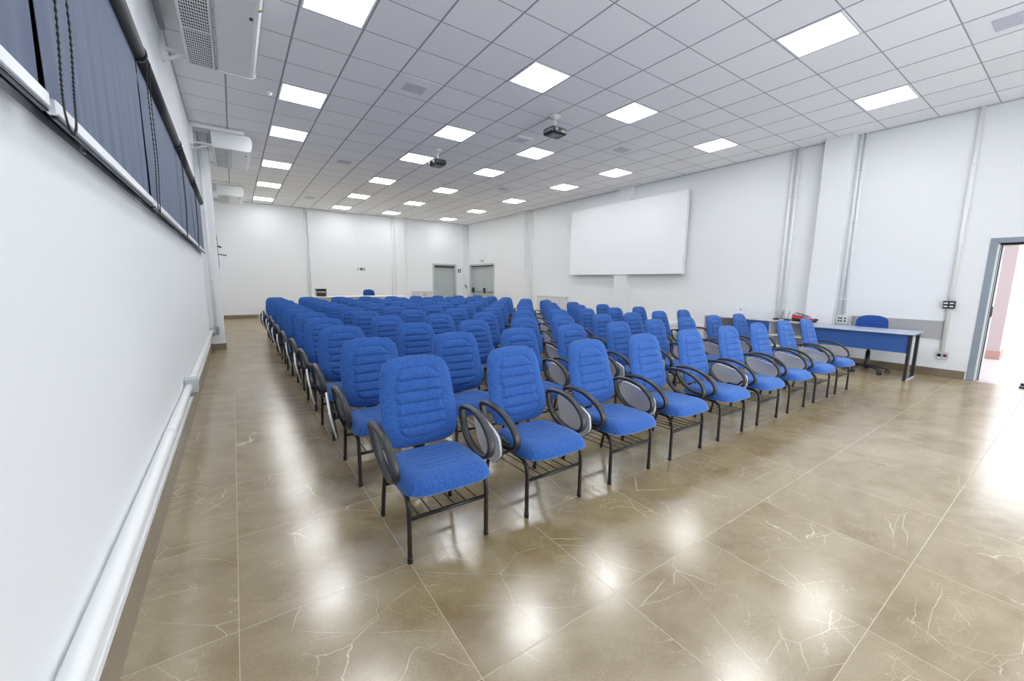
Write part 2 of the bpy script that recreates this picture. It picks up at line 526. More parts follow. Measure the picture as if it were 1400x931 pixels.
for a, c in ((y0+.02, ym-.006), (ym+.006, y1-.02)):
    l = MB().box(XR+.11, XR+.15, a, c, .005, z1-.03, .003)
    l = l.box(XR+.10, XR+.11, a+.02, c-.02, .93, .96).build('door_leaf', M['door'], f)
    g = MB().tube([(XR+.05, a+.1, .98), (XR+.05, c-.1, .98)], .014, 8).build('push_bar', M['black'], f)
    MB().box(XR+.03, XR+.11, c-.16, c-.04, .92, 1.16, .012).build('bar_housing', M['plastic'], f)
MB().box(XR+.06, XR+.11, y0+.02, y1-.02, z1-.07, z1-.021).build('door_closer', M['dgrey'], f)

# signs
def sign(name, axis, pos, w, h, marks, label, bg=None):
    """axis 1: on the far wall; axis 0: on the right wall; marks are (u0,u1,z0,z1) dark boxes"""
    x, y, z = pos
    b = MB(); g = MB()
    if axis == 1:
        b.box(x, x+w, YF-.006, YF, z, z+h)
        for u0, u1, a, c in marks: g.box(x+u0*w, x+u1*w, YF-.0075, YF-.006, z+a*h, z+c*h)
    else:
        b.box(XR-.006, XR, y, y+w, z, z+h)
        for u0, u1, a, c in marks: g.box(XR-.0075, XR-.006, y+u0*w, y+u1*w, z+a*h, z+c*h)
    o = b.build(name, bg or M['white']); tag(o, label, 'sign')
    g.build('symbol', M['dgrey'] if bg is None else M['white'], o)
    return o
o = sign('exit_sign', 1, (4.27, 0, 1.83), .31, .125, [(.04,.15,.1,.9),(.32,.68,.08,.92),(.70,.95,.08,.3),(.70,.95,.7,.92),(.84,.96,.3,.7)], 'tiny white sign with black symbols on the bare far wall')
MB().prism([(4.27+.2, 1.895),(4.27+.235, 1.92),(4.27+.235,1.87)], 1, YF-.009, YF-.0075).build('arrow', M['white'], o)
sign('notice_sign', 1, (8.88, 0, 1.86), .17, .17, [(.40,.62,.14,.86)], 'square dark sign with white bar beside the grey door', M['dgrey'])
sign('door_sign', 0, (0, 15.86, 2.31), .34, .12, [(.08,.92,.64,.86),(.08,.92,.14,.34)], 'small white sign with dark lines above the double doors')

# ------------------------------------------------------------------ ceiling lights
CI = [-1, 3, 6, 10]; RJ = [-9, -5, -1, 3, 6, 10, 14, 18]
coln = ['column nearest the blinds', 'second column from the blinds', 'third column from the blinds', 'column nearest the white board']
rown = ['nearest', 'second nearest', 'third nearest', 'fourth nearest', 'fifth nearest', 'sixth nearest', 'farthest']
proto = None
vis = {0: [-1,3,6,10,14,18], 1: [-1,3,6,10,14,18], 2: [-5,-1,3,6,10,14,18], 3: [-5,-1,3,6,10,14,18]}
def make_light():
    r = empty('ceiling_light', (0,0,H))
    h = G/2-.012
    b = MB()
    b.box(-h, h, -h, -h+.022, -.006, .0); b.box(-h, h, h-.022, h, -.006, .0)
    b.box(-h, -h+.022, -h+.022, h-.022, -.006, .0); b.box(h-.022, h, -h+.022, h-.022, -.006, .0)
    b.build('light_frame', M['trim'], r)
    MB().box(-h+.022, h-.022, -h+.022, h-.022, -.004, -.001).build('diffuser', M['diff'], r)
    return r
for ci, i in enumerate(CI):
    for j in RJ:
        if proto is None: o = proto = make_light()
        else: o = copy_tree(proto)
        o.location = (GX0+(i+.5)*G, GY0+(j+.5)*G, H-.0005)
        if j in vis[ci]:
            k = vis[ci].index(j)
            n = 'farthest' if k == len(vis[ci])-1 else rown[k]
            lab = 'square glowing ceiling panel, %s in the %s' % (n, coln[ci])
        else:
            lab = 'square glowing ceiling panel behind the camera, %s' % coln[ci]
        tag(o, lab, 'ceiling light', 'square LED panels in the ceiling grid')

# speaker tiles
sp = None
spots = [(2.26,5.75,'beside the large air conditioner, nearest on the left'), (6.62,5.77,'between the lights in front of the white board'),
         (6.88,.88,'at the right edge of the ceiling'), (6.60,9.99,'far back near the projector side'),
         (2.27,10.13,'middle of the left half of the ceiling'), (2.28,15.18,'farthest back on the left')]
for x, y, where in spots:
    # centre of the tile it sits in
    cx = GX0 + (math.floor((x-GX0)/G)+.5)*G; cy = GY0 + (math.floor((y-GY0)/G)+.5)*G
    if sp is None:
        sp = o = empty('ceiling_speaker', (0,0,H))
        h = G/2-.02
        MB().box(-h, h, -h, h, -.004, .0).build('speaker_tile', M['tiledeco'], sp)
        b = MB(); b.box(-.145, .145, -.13, .13, -.012, -.004, .003)
        for q in range(9): b.box(-.13, .13, -.115+q*.027, -.105+q*.027, -.0135, -.012)
        b.build('speaker_grille', M['grille'], sp)
    else: o = copy_tree(sp)
    o.location = (cx, cy, H-.0005)
    tag(o, 'flat grey ceiling grille, ' + where, 'ceiling speaker', 'grille tiles in the ceiling')
r = empty('access_point', (4.68, 6.52, H), 'small white square device on the ceiling between the two projectors', 'wireless device')
MB().box(-.16,.16,-.13,.13,-.03,-.001,.008).build('casing', M['white'], r)
MB().box(-.11,.11,-.09,.09,-.034,-.03).build('cover', M['lam'], r)
for (x, y, w) in ((7.0, 9.1, 'over the third column of lights'), (.62, 7.2, 'in front of the second air conditioner')):
    r = tag(MB().lathe([(.045,H-.001),(.045,H-.018),(.03,H-.035),(.012,H-.05)], x, y, 14).build('smoke_detector', M['white']), 'tiny round white ceiling detector ' + w, 'smoke detector')

# ------------------------------------------------------------------ projectors
def projector(loc, rz, label, lensface, zb):
    r = empty('projector', loc, label, 'projector', 'ceiling projectors', rz)
    MB().lathe([(.0,-.004),(.085,-.004),(.088,-.012),(.06,-.035),(.028,-.055),(.022,-.06)], 0, 0, 24).build('ceiling_plate', M['white'], r)
    MB().lathe([(.022,-.055),(.022,-zb+.125),(.03,-zb+.12),(.03,-zb+.112)], 0, 0, 16).build('pole', M['white'], r)
    b = MB(); b.box(-.06,.06,-.012,.012,-zb+.102,-zb+.114,.003)
    b.box(-.012,.012,-.09,.09,-zb+.102,-zb+.110,.003)
    b.build('mount_arms', M['black'], r)
    c = MB(); c.box(-.155,.155,-.125,.125,-zb,-zb+.10,.018)
    c.box(-.13,.13,-.10,.10,-zb-.006,-zb)
    bo = c.build('casing', M['black'], r)
    v = MB()
    for k in range(9): v.box(-.157,-.154,-.09+k*.02,-.08+k*.02,-zb+.03,-zb+.07)
    for k in range(5): v.box(-.08,.06,-.07+k*.03,-.055+k*.03,-zb-.008,-zb-.006)
    v.build('vents', M['grey'], bo)
    MB().lathe([(.042,-.125),(.042,-.142),(.034,-.146)], -.085, 0, 20, 1, -zb+.055).build('lens_ring', M['dgrey'], r)
    MB().lathe([(.030,-.140),(.028,-.148),(.010,-.152)], -.085, 0, 20, 1, -zb+.055).build('lens', M['lens'], r)
    MB().box(.03,.12,-.128,-.124,-zb+.035,-zb+.06).build('front_label', M['grey'], r)
    return r
projector((4.51,5.35,H), 0, 'black projector hanging from ceiling, the nearer and larger of the two', 0, .305)
p2 = projector((3.66,8.06,H), -PI/2, 'black projector hanging in front of a glowing panel, the farther of the two', 0, .325)
cb = MB()
cb.tube(bez([(-.15,.06,-.24),(-.22,.05,-.22),(-.2,.02,-.15),(-.08,.0,-.12),(-.02,.0,-.05)], 6), .006, 6)
cb.tube(bez([(-.15,-.02,-.26),(-.21,-.02,-.27),(-.2,-.04,-.18),(-.1,-.02,-.14)], 6), .006, 6)
cb.build('cables', M['white'], p2)

# ------------------------------------------------------------------ air conditioners
def aircon(y0, L, label, x0=-.20, x1=.43, z0=3.79, z1=4.06):
    r = empty('air_conditioner', (0, y0, 0), label, 'air conditioner', 'white under-ceiling air conditioners')
    W = x1-x0
    # side profile (x,z): flat underside, curved front lip
    P = [(x0,z1),(x0,z0+.03),(x0+.01,z0+.008),(x0+.03,z0),(x1-.075,z0-.006),(x1-.045,z0+.004),(x1-.022,z0+.025),
         (x1-.008,z0+.07),(x1,z0+.14),(x1,z0+.19),(x1-.012,z1-.035),(x1-.04,z1-.012),(x1-.085,z1)]
    MB().prism(P[::-1], 1, .03, L-.03).build('body', M['white'], r)
    for a, b_ in ((0,.03),(L-.03,L)):
        q = [(x0-.004+(p[0]-x0)*1.012, z0-.008+(p[1]-z0)*1.03) for p in P]
        MB().prism(q[::-1], 1, a, b_).build('end_cap', M['white'], r)
    g = MB(); gx0, gx1 = x0+.03, x0+.235
    n = int((L-.1)/.052); g.mat = 1
    g.box(gx0, gx1, .05, L-.05, z0-.006, z0-.001)
    g.mat = 0
    for k in range(n+1):
        y = .05+(L-.1)*k/n
        g.box(gx0, gx1, y-.0035, y+.0035, z0-.013, z0-.006)
    for k in range(13):
        x = gx0+(gx1-gx0)*k/12
        g.box(x-.0032, x+.0032, .05, L-.05, z0-.012, z0-.006)
    g.box(gx0-.014, gx0, .04, L-.04, z0-.016, z0); g.box(gx1, gx1+.014, .04, L-.04, z0-.016, z0)
    for y in (.04, L/2, L-.05): g.box(gx0, gx1, y-.006, y+.010, z0-.016, z0-.006)
    g.build('intake_grille', [M['white'], M['void']], r)
    s = MB()
    for k in (0,1): s.box(gx1+.02+.022*k, gx1+.024+.022*k, .05, L-.05, z0-.014, z0-.008)
    for k in range(6): s.box(gx1+.028, gx1+.036, .1+k*(L-.2)/5, .115+k*(L-.2)/5, z0-.014, z0-.008)
    s.build('panel_seam', M['grey'], r)
    MB().lathe([(.014,z0-.018),(.014,z0-.004)], x1-.10, L-.42 if L > 1.7 else .35, 12).build('sensor', M['black'], r)
    v = MB().box(x1-.035, x1-.012, .06, L-.06, z0+.035, z0+.06).build('outlet_louvre', M['metal'], r)
    k = MB()
    for y in (.12, L-.12):
        k = MB()
        k.box(XL+.002, x0+.02, y-.02, y+.02, z0+.03, z0+.06)
        k.box(XL+.002, XL+.03, y-.03, y+.03, z0-.08, z0+.2)
        k.prism([(XL+.03,z0-.05),(XL+.06,z0-.06),(x0+.01,z0+.03),(x0-.04,z0+.03)], 1, y-.015, y+.015)
        k.build('wall_bracket', M['trim'], r)
        MB().box(x0+.1, x0+.16, y-.02, y+.02, z1-.005, H-.001).build('ceiling_hanger', M['trim'], r)
    return r
a1 = aircon(4.27, 1.68, 'large white air conditioner at top left, nearest the camera', -.25, .40, 3.75, 4.02)
MB().prism([(.345,.17),(.385,.15),(.355,.20)], 2, 3.736, 3.741).build('sticker', M['green'], a1)
aircon(9.35, 1.60, 'white air conditioner hung over the left pillar, middle one of three', -.14, .47)
aircon(14.4, 1.60, 'small distant white air conditioner, farthest of three', -.20, .43)
tag(MB().box(XL+.03, .36, 9.26, 9.31, 4.04, 4.10, .004).box(XL+.001, XL+.05, 9.26, 9.31, 3.75, 4.10, .004).build('cable_trunking', M['trim']), 'white trunking running across the ceiling before the middle air conditioner', 'trunking')
tag(MB().box(XL+.001, .28, 14.3, 14.35, 4.06, 4.10, .004).build('cable_trunking', M['trim']), 'white trunking across the ceiling before the farthest air conditioner', 'trunking')
tag(MB().box(XL+.001, XL+.05, 3.2, 5.95, 4.02, 4.07, .004).build('cable_trunking', M['grey']), 'grey trunking high on the left wall behind the nearest air conditioner', 'trunking')

# ------------------------------------------------------------------ high window and blinds on the left wall
WY0, WY1, WZ0, WZ1 = -1.3, 9.45, 1.90, 2.86
b = MB()
b.box(XL, XL+.008, WY0, WY1, WZ0-.01, WZ0+.02); b.box(XL, XL+.02, WY0, WY1, WZ1, WZ1+.04)
b.box(XL, XL+.02, WY1-.04, WY1, WZ0, WZ1); b.box(XL, XL+.02, WY0, WY0+.04, WZ0, WZ1)
for k in range(1, 6): b.box(XL, XL+.016, WY0+k*1.79-.02, WY0+k*1.79+.02, WZ0, WZ1)
f = tag(b.build('window_1', M['metal']), kind='structure')
tag(MB().box(XL, XL+.006, WY0+.04, WY1-.04, WZ0+.02, WZ1).build('window_glass', M['glass'], f), kind='structure')
edges = [(-1.25, -.2), (-.16, 1.705), (1.75, 3.47), (3.51, 5.49), (5.53, 7.24), (7.28, 9.40)]
bl_lab = ['dark slate roller blind beyond the left edge', 'slate roller blind at the left edge, rippled into folds', 'long smooth slate roller blind with two bead chains',
          'slate roller blind, second past the chained one', 'narrow slate roller blind, last but one before the pillar', 'slate roller blind farthest along the wall, nearest the pillar']
for i, (a, c) in enumerate(edges):
    r = empty('roller_blind', (0, a, 0), bl_lab[i], 'roller blind', 'blackout blinds along the left wall')
    L = c-a
    amp = .012 if i == 1 else .0035
    ph = random.random()*6
    def fab(u, v, L=L, amp=amp, ph=ph, i=i):
        y = u*L; z = WZ0-.0 + v*(2.775-WZ0)
        w = (1-v)**1.3
        x = XL+.055+w*amp*(math.sin(y*(13 if i == 1 else 34)+ph+v*1.5)+.6*math.sin(y*(29 if i==1 else 61)+ph*2))
        return (x, y, z)
    m = MB().grid(fab, 110, 16)
    def fab2(u, v, fab=fab):
        p = fab(1-u, v); return (p[0]-.0015, p[1], p[2])
    m.grid(fab2, 110, 16)
    m.build('fabric', M['blind'], r)
    MB().tube([(XL+.062, -.01, 2.79), (XL+.062, L+.01, 2.79)], .046, 18).build('roller_tube', M['matblack'], r)
    MB().lathe([(.052, -.018), (.052, .018)], XL+.062, 0, 18, 1, 2.79).build('end_bracket', M['black'], r)
    MB().box(XL+.052, XL+.068, .01, L-.01, WZ0-.024, WZ0-.014, .003).build('bottom_bar', M['black'], r)
    MB().box(XL+.048, XL+.072, 0, L-.01, WZ0-.014, WZ0+.028, .004).build('hem_rail', M['rail'], r)
    if i >= 2:
        ch = MB()
        d = .12
        cxx = XL+.096
        pts = [(XL+.110, 0, 2.79), (cxx, .0, 2.6), (cxx, .0, 2.2), (XL+.086, .0, 1.95), (XL+.084, .02, 1.875), (XL+.084, d*.55, 1.855), (XL+.084, d*.9, 1.89), (XL+.086, d, 1.98), (cxx, d, 2.2), (cxx, d, 2.6), (XL+.110, d, 2.79)]
        if i <= 3:
            pp = bez(pts, 28)
            ch.tube(pp, [(.0042 if k % 2 else .0016) for k in range(len(pp))], 5)
        else:
            ch.tube(bez(pts, 6), .003, 5)
        ch.build('bead_chain', M['black'], r)

# ------------------------------------------------------------------ conduits and sockets on the left wall
def pipe(name, path, r, label, clips=None, m=None, seg=12):
    o = MB().tube(path, r, seg).build(name, m or M['trim'])
    tag(o, label, 'conduit')
    if clips:
        ax = clips[0]
        for p in clips[1]:
            b = MB()
            b.tube([(p[0]-(r*.0 if ax!=0 else .012), p[1]-(.012 if ax==1 else 0), p[2]-(.012 if ax==2 else 0)), (p[0]+(0 if ax!=0 else .012), p[1]+(.012 if ax==1 else 0), p[2]+(.012 if ax==2 else 0))], r*1.22, 12)
            b.build('pipe_clip', M['trim'], o)
    return o
pipe('floor_conduit', [(XL+.036,YN,.41),(XL+.036,9.86,.41)], .030, 'white conduit running low along the whole left wall', (1, [(XL+.036,y,.41) for y in (3.35,5.35,7.9)]))
tag(MB().box(XL, XL+.008, YN, 9.9, .15, .19, .003).build('trim_8', M['trim']), kind='structure')
def box_outlet(name, loc, label, m=None, s=(.07,.11,.1)):
    r = empty(name, loc, label, 'socket')
    MB().box(0, s[0], -s[1]/2, s[1]/2, -s[2]/2, s[2]/2, .006).build('casing', m or M['frame'], r)
    MB().box(.0, s[0]*.8, s[1]/2-.03, s[1]/2, -s[2]/2-.06, -s[2]/2, .004).build('plug', M['grey'], r)
    return r
box_outlet('conduit_box', (XL+.003, 4.80, .42), 'light grey junction box on the low conduit, middle of the left wall', None, (.10,.13,.13))
box_outlet('conduit_box', (XL+.003, 9.78, .41), 'grey elbow box at the end of the low conduit by the pillar', None, (.09,.1,.1))
pipe('wall_pipe', [(-.345,9.872,.48),(-.345,9.872,H-.002)], .025, 'white vertical pipe up the face of the left pillar', (2, [(-.345,9.872,z) for z in (1.4,2.7)]))
r = empty('pillar_socket', (-.34, 9.9, .40), 'dark grey socket box at the foot of the left pillar pipe', 'socket')
MB().box(-.045,.045,-.07,0,-.08,.07,.006).build('casing', M['grey'], r)
MB().tube([(-.105,-.03,-.0),(-.045,-.03,.0)], .018, 10).build('pipe_joint', M['frame'], r)
r = empty('wall_bracket', (XL, 12.6, 2.13), 'thin black wall bracket seen edge-on beyond the left pillar', 'wall bracket')
MB().box(.03,.19,-.02,.5,-.42,.38,.006).build('back_plate', M['plastic'], r)
MB().tube([(.18,.0,.1),(.27,.0,.07)], .02, 8).build('upper_arm', M['black'], r)
MB().tube([(.18,.0,-.1),(.33,.0,-.12),(.35,.0,-.12)], [.012,.012,.035], 8).build('lower_arm', M['black'], r)
MB().box(.0,.03,.1,.4,-.2,.2).build('wall_plate', M['dgrey'], r)
tag(MB().box(XL,XL+.20,10.95,11.03,.84,.96,.006).build('wall_socket', M['frame']), 'tiny grey socket low on the wall just behind the left pillar', 'socket')

# pipes elsewhere
pipe('wall_pipe', [(2.42,YF-.03,0.01),(2.42,YF-.03,H-.002)], .022, 'thin white pipe beside the narrow pillar at left of far wall')
pipe('wall_pipe', [(5.72,YF-.03,0.01),(5.72,YF-.03,H-.002)], .022, 'thin white pipe beside the wide pillar on far wall')
pipe('wall_pipe', [(9.18,YF-.03,0.01),(9.18,YF-.03,H-.002)], .022, 'thin white pipe beside the grey far door, left of the corner')
pipe('wall_pipe', [(XR-.03,17.36,0.01),(XR-.03,17.36,H-.002)], .022, 'thin white pipe right in the far corner by the double doors')
pipe('wall_pipe', [(XR-.03,12.28,0.01),(XR-.03,12.28,H-.002)], .022, 'thin white pipe on right wall between far pillar and cupboard', (2, [(XR-.03,12.28,z) for z in (1.0,2.6)]))
pipe('wall_pipe', [(XR-.035,3.74,.02),(XR-.035,3.74,H-.002)], .025, 'white pipe right of the white board, left of its pair', (2, [(XR-.035,3.74,z) for z in (.95,1.25,2.2,3.2)]))
pipe('wall_pipe', [(XR-.035,3.64,.02),(XR-.035,3.64,H-.002)], .025, 'white pipe right of the white board, right of its pair', (2, [(XR-.035,3.64,z) for z in (.95,1.25,2.2,3.2)]))
pipe('wall_pipe', [(XR-.035,2.685,.9),(XR-.035,2.685,H-.002)], .022, 'white pipe against the big pillar, left of its pair', (2, [(XR-.035,2.685,z) for z in (1.2,1.6,2.6,3.5)]))
pipe('wall_pipe', [(XR-.035,2.62,.9),(XR-.035,2.62,H-.002)], .022, 'white pipe against the big pillar, right of its pair', (2, [(XR-.035,2.62,z) for z in (1.2,1.6,2.6,3.5)]))
pipe('wall_pipe', [(XR-.035,1.285,.42),(XR-.035,1.285,H-.002)], .027, 'white pipe nearest the open doorway, ending in a socket box', (2, [(XR-.035,1.285,z) for z in (2.1,3.3)]))
tag(MB().box(XR-.05, XR, 3.3, 7.64, .38, .46, .005).build('wall_trunking', M['trim']), 'white horizontal trunking low on right wall behind the chairs', 'trunking')
r = empty('intercom', (9.30, YF, 1.22), 'small grey wall unit in the corner between the far doors', 'wall unit')
MB().box(-.04,.04,-.05,0,-.06,.08,.006).build('casing', M['grey'], r)
MB().box(.03,.06,-.06,-.02,-.12,-.02,.004).build('handset', M['dgrey'], r)

# sockets right wall
r = empty('power_strip', (XR-.06, 1.29, 1.17), 'black block with four white sockets on pipe near the doorway', 'socket block')
MB().box(-.035,.06,-.065,.065,-.06,.06,.005).build('casing', M['plastic'], r)
for y in (-.032,.032):
    for z in (-.025,.025):
        MB().box(-.04,-.035,y-.021,y+.021,z-.010,z+.010).build('socket', M['white'], r)
r = empty('socket_box', (XR, 1.275, .35), 'grey double socket box low on the wall near the doorway', 'socket')
MB().box(-.05,0,-.065,.065,-.06,.06,.006).build('casing', M['frame'], r)
MB().lathe([(.024,-.058),(.024,-.05)], 0, .032, 14, 0, .005).build('black_socket', M['black'], r)
MB().lathe([(.024,-.058),(.024,-.05)], 0, -.032, 14, 0, .005).build('red_socket', M['darkred'], r)
for y in (-.032,.032): MB().box(-.053,-.05,y-.022,y+.022,-.05,-.032).build('label_strip', M['white'], r)
r = empty('socket_box', (XR, 2.64, .80), 'white socket plate with black sockets behind the blue desk', 'socket')
MB().box(-.07,0,-.10,.06,-.06,.10,.005).build('casing', M['white'], r)
b = MB()
for y in (-.0,.035,-.06):
    for z in (0.0,.05): b.box(-.073,-.07,y-.012,y+.012,z-.014,z+.014)
b.build('sockets', M['black'], r)
r = empty('socket_plate', (XR, 4.48, .865), 'tall white plate with one black dot above the low cabinet', 'socket')
MB().box(-.04,0,-.045,.045,-.1,.1,.004).build('casing', M['white'], r)
MB().lathe([(.014,-.046),(.014,-.04)], 0, 0, 12, 0, .03).build('socket', M['black'], r)
r = tag(MB().box(XR-.02, XR, 1.32, 2.50, .615, .905, .003).build('wall_panel', M['panelgrey']), 'long mid grey board fixed on the wall behind the blue desk', 'wall panel')

# ------------------------------------------------------------------ the white board
r = empty('projection_board', (XR, 5.92, 1.70), 'huge blank white board mounted high on the right wall', 'board')
MB().box(-.18, -.155, 0, 4.08, 0, 2.02, .003).build('board_face', M['screen'], r)
b = MB(); b.box(-.155,-.06,.0,.03,0,2.02); b.box(-.155,-.06,4.05,4.08,0,2.02)
for q in ((.03,1.70),(2.24,4.05)): b.box(-.155,-.06,q[0],q[1],1.99,2.02); b.box(-.155,-.06,q[0],q[1],0,.03)
b.build('board_frame', M['white'], r)

# ------------------------------------------------------------------ cupboards
def cupboard(label, axis, a0, a1, p0, p1, h, m, gap=.004):
    r = empty('cupboard', (0,0,0), label, 'cupboard')
    am = (a0+a1)/2
    def bx(b, u0, u1, q0, q1, z0, z1, bv=.003):
        if axis == 0: return b.box(q0, q1, u0, u1, z0, z1, bv)
        return b.box(u0, u1, q0, q1, z0, z1, bv)
    bx(MB(), a0, a1, p0+.02, p1, .04, h-.025).build('carcass', m, r)
    bx(MB(), a0-.01, a1+.01, p0-.005, p1, h-.025, h).build('top', M['frame'], r)
    bx(MB(), a0+.02, a1-.02, p0+.04, p1-.02, 0, .04).build('plinth', M['dgrey'], r)
    for u0, u1, s in ((a0+gap, am-gap/2, 1), (am+gap/2, a1-gap, -1)):
        d = bx(MB(), u0, u1, p0, p0+.018, .05, h-.03).build('door', m, r)
        hx = (u1-.04) if s > 0 else (u0+.04)
        bx(MB(), hx-.008, hx+.008, p0-.02, p0, h-.2, h-.09).build('handle', M['dgrey'], d)
    return r
cupboard('pale two-door cupboard against the right wall, beyond the white board', 0, 10.22, 11.42, 8.98, XR-.016, .965, M['offwhite'])
cupboard('low beige cupboard against the far wall left of the grey door', 1, 6.60, 7.42, 17.0, YF-.016, .97, M['offwhite'])

# ------------------------------------------------------------------ far table, rack and chair
r = empty('long_table', (0,14.9,0), 'long white table behind the last row of chairs', 'table')
MB().box(2.12, 5.3, -.3, .35, .845, .875, .004).build('tabletop', M['white'], r)
MB().box(2.3, 5.1, .25, .27, .45, .845).build('modesty_panel', M['white'], r)
for x in (2.2, 5.18):
    for y in (-.22,.27): MB().box(x, x+.04, y-.02, y+.02, 0, .845).build('leg', M['grey'], r)
def monitor_rack(loc):
    r = empty('equipment_rack', loc, 'small open grey equipment case standing on the long white table', 'equipment')
    b = MB(); b.box(-.16,-.145,-.12,.12,0,.235); b.box(.145,.16,-.12,.12,0,.235); b.box(-.145,.145,.105,.12,0,.235)
    b.build('case', M['grey'], r)
    MB().box(-.17,.17,-.13,.13,.235,.255,.004).build('lid', M['black'], r)
    MB().box(-.145,.145,-.1,.1,.02,.035).build('shelf', M['dgrey'], r)
    MB().box(-.12,.10,-.11,.09,.035,.08,.004).build('lower_unit', M['black'], r)
    MB().box(-.13,.12,-.11,.09,.13,.16,.004).build('upper_unit', M['lam'], r)
monitor_rack((2.41, 14.85, .875))

# ------------------------------------------------------------------ cushions used by the chairs
def cushion(name, mats, parent, fn, nu=36, nv=60):
    """fn(u,v,side): u,v in -1..1; side 1 = padded face, 0 = back"""
    m = MB()
    m.grid(lambda a, c: fn(a*2-1, c*2-1, 1), nu, nv)
    m.mat = 1
    m.grid(lambda a, c: fn(1-a*2, c*2-1, 0), 20, 24)
    return m
def sq2round(u, v, e):
    """square to rounded square: e = 1 keeps corners, smaller rounds them"""
    r = max(abs(u), abs(v))
    if r < 1e-6: return 0., 0.
    n = 5.6
    d = (abs(u/r)**n + abs(v/r)**n)**(1/n)
    k = (1-e) + e/d
    return u*k, v*k

# backrest: local frame x across, y backward, z up
BZ0, BZ1 = .445, .972
def back_pt(u, v, side):
    a, c = sq2round(u, v, 1.0)
    t = (c+1)/2
    # half width: widest in the lower third
    hw = .236 - .028*max(0, t-.32)**1.4*1.5 - .02*max(0, .25-t)
    z = BZ0 + (BZ1-BZ0)*t
    if abs(v) > .0: pass
    x = a*hw
    z -= .02*(abs(a)**2.2)*max(0, c)*.6
    z += .015*(abs(a)**2.2)*max(0, -c)
    yc = .415 + .125*(t**1.1)            # recline
    yc -= .022*(a*a)                   # wings wrap forward
    yc -= .014*math.exp(-((t-.22)/.18)**2)
    e = max(abs(u), abs(v))
    pad = .040*(1-e**5)
    if side:
        h = .012 + pad
        # ribbed panel
        pu, pv = abs(a)/.60, (t-.50)/.375
        pr = (abs(pu)**5+abs(pv)**5)**.2
        if pr < 1.0:
            q = (pv+1)/2*6.0
            w = q-math.floor(q)
            g = abs(w-.5)*2
            h += .0065*(1-g**2.5) - .011*math.exp(-((1-g)/.13)**2)*(1 if .3 < q < 5.7 else 0) + .003
        h -= .007*math.exp(-((pr-1.0)/.05)**2)
        return (x, yc-h, z)
    return (x*.985, yc+.014*(1-e**6)+.0, z)
# seat: local x across, y depth
def seat_pt(u, v, side):
    a, c = sq2round(u, v, 1.0)
    t = (c+1)/2                      # 0 front, 1 rear
    hw = .250 - .030*max(0, t-.35)**1.3
    x = a*hw
    y = -.085 + .50*t + .018*(a*a)*(1-t)**2 - .0
    e = max(abs(u), abs(v))
    zb = .378
    if side:
        top = .074*(1-e**7)**.6 if e < 1 else 0
        z = zb + .006 + top
        z -= .016*max(0, 1-t/.26)**1.8 * (1-e**7)       # waterfall front
        z += .010*abs(a)**3*(1-e**6)
        z -= .010*math.exp(-((t-.72)/.25)**2)*(1-abs(a)**2)
        pu, pv = abs(a)/.58, (t-.60)/.33
        pr = (abs(pu)**5+abs(pv)**5)**.2
        if pr < 1.0:
            q = (pv+1)/2*7.0; w = q-math.floor(q); g = abs(w-.5)*2
            z += .0035*(1-g**2) - .006*math.exp(-((1-g)/.18)**2)*(1 if .3 < q < 6.7 else 0)
        z -= .003*math.exp(-((pr-1.0)/.06)**2)
        return (x, y, z)
    return (x*.97, y*.99+.002, zb-.010*(1-e**4))

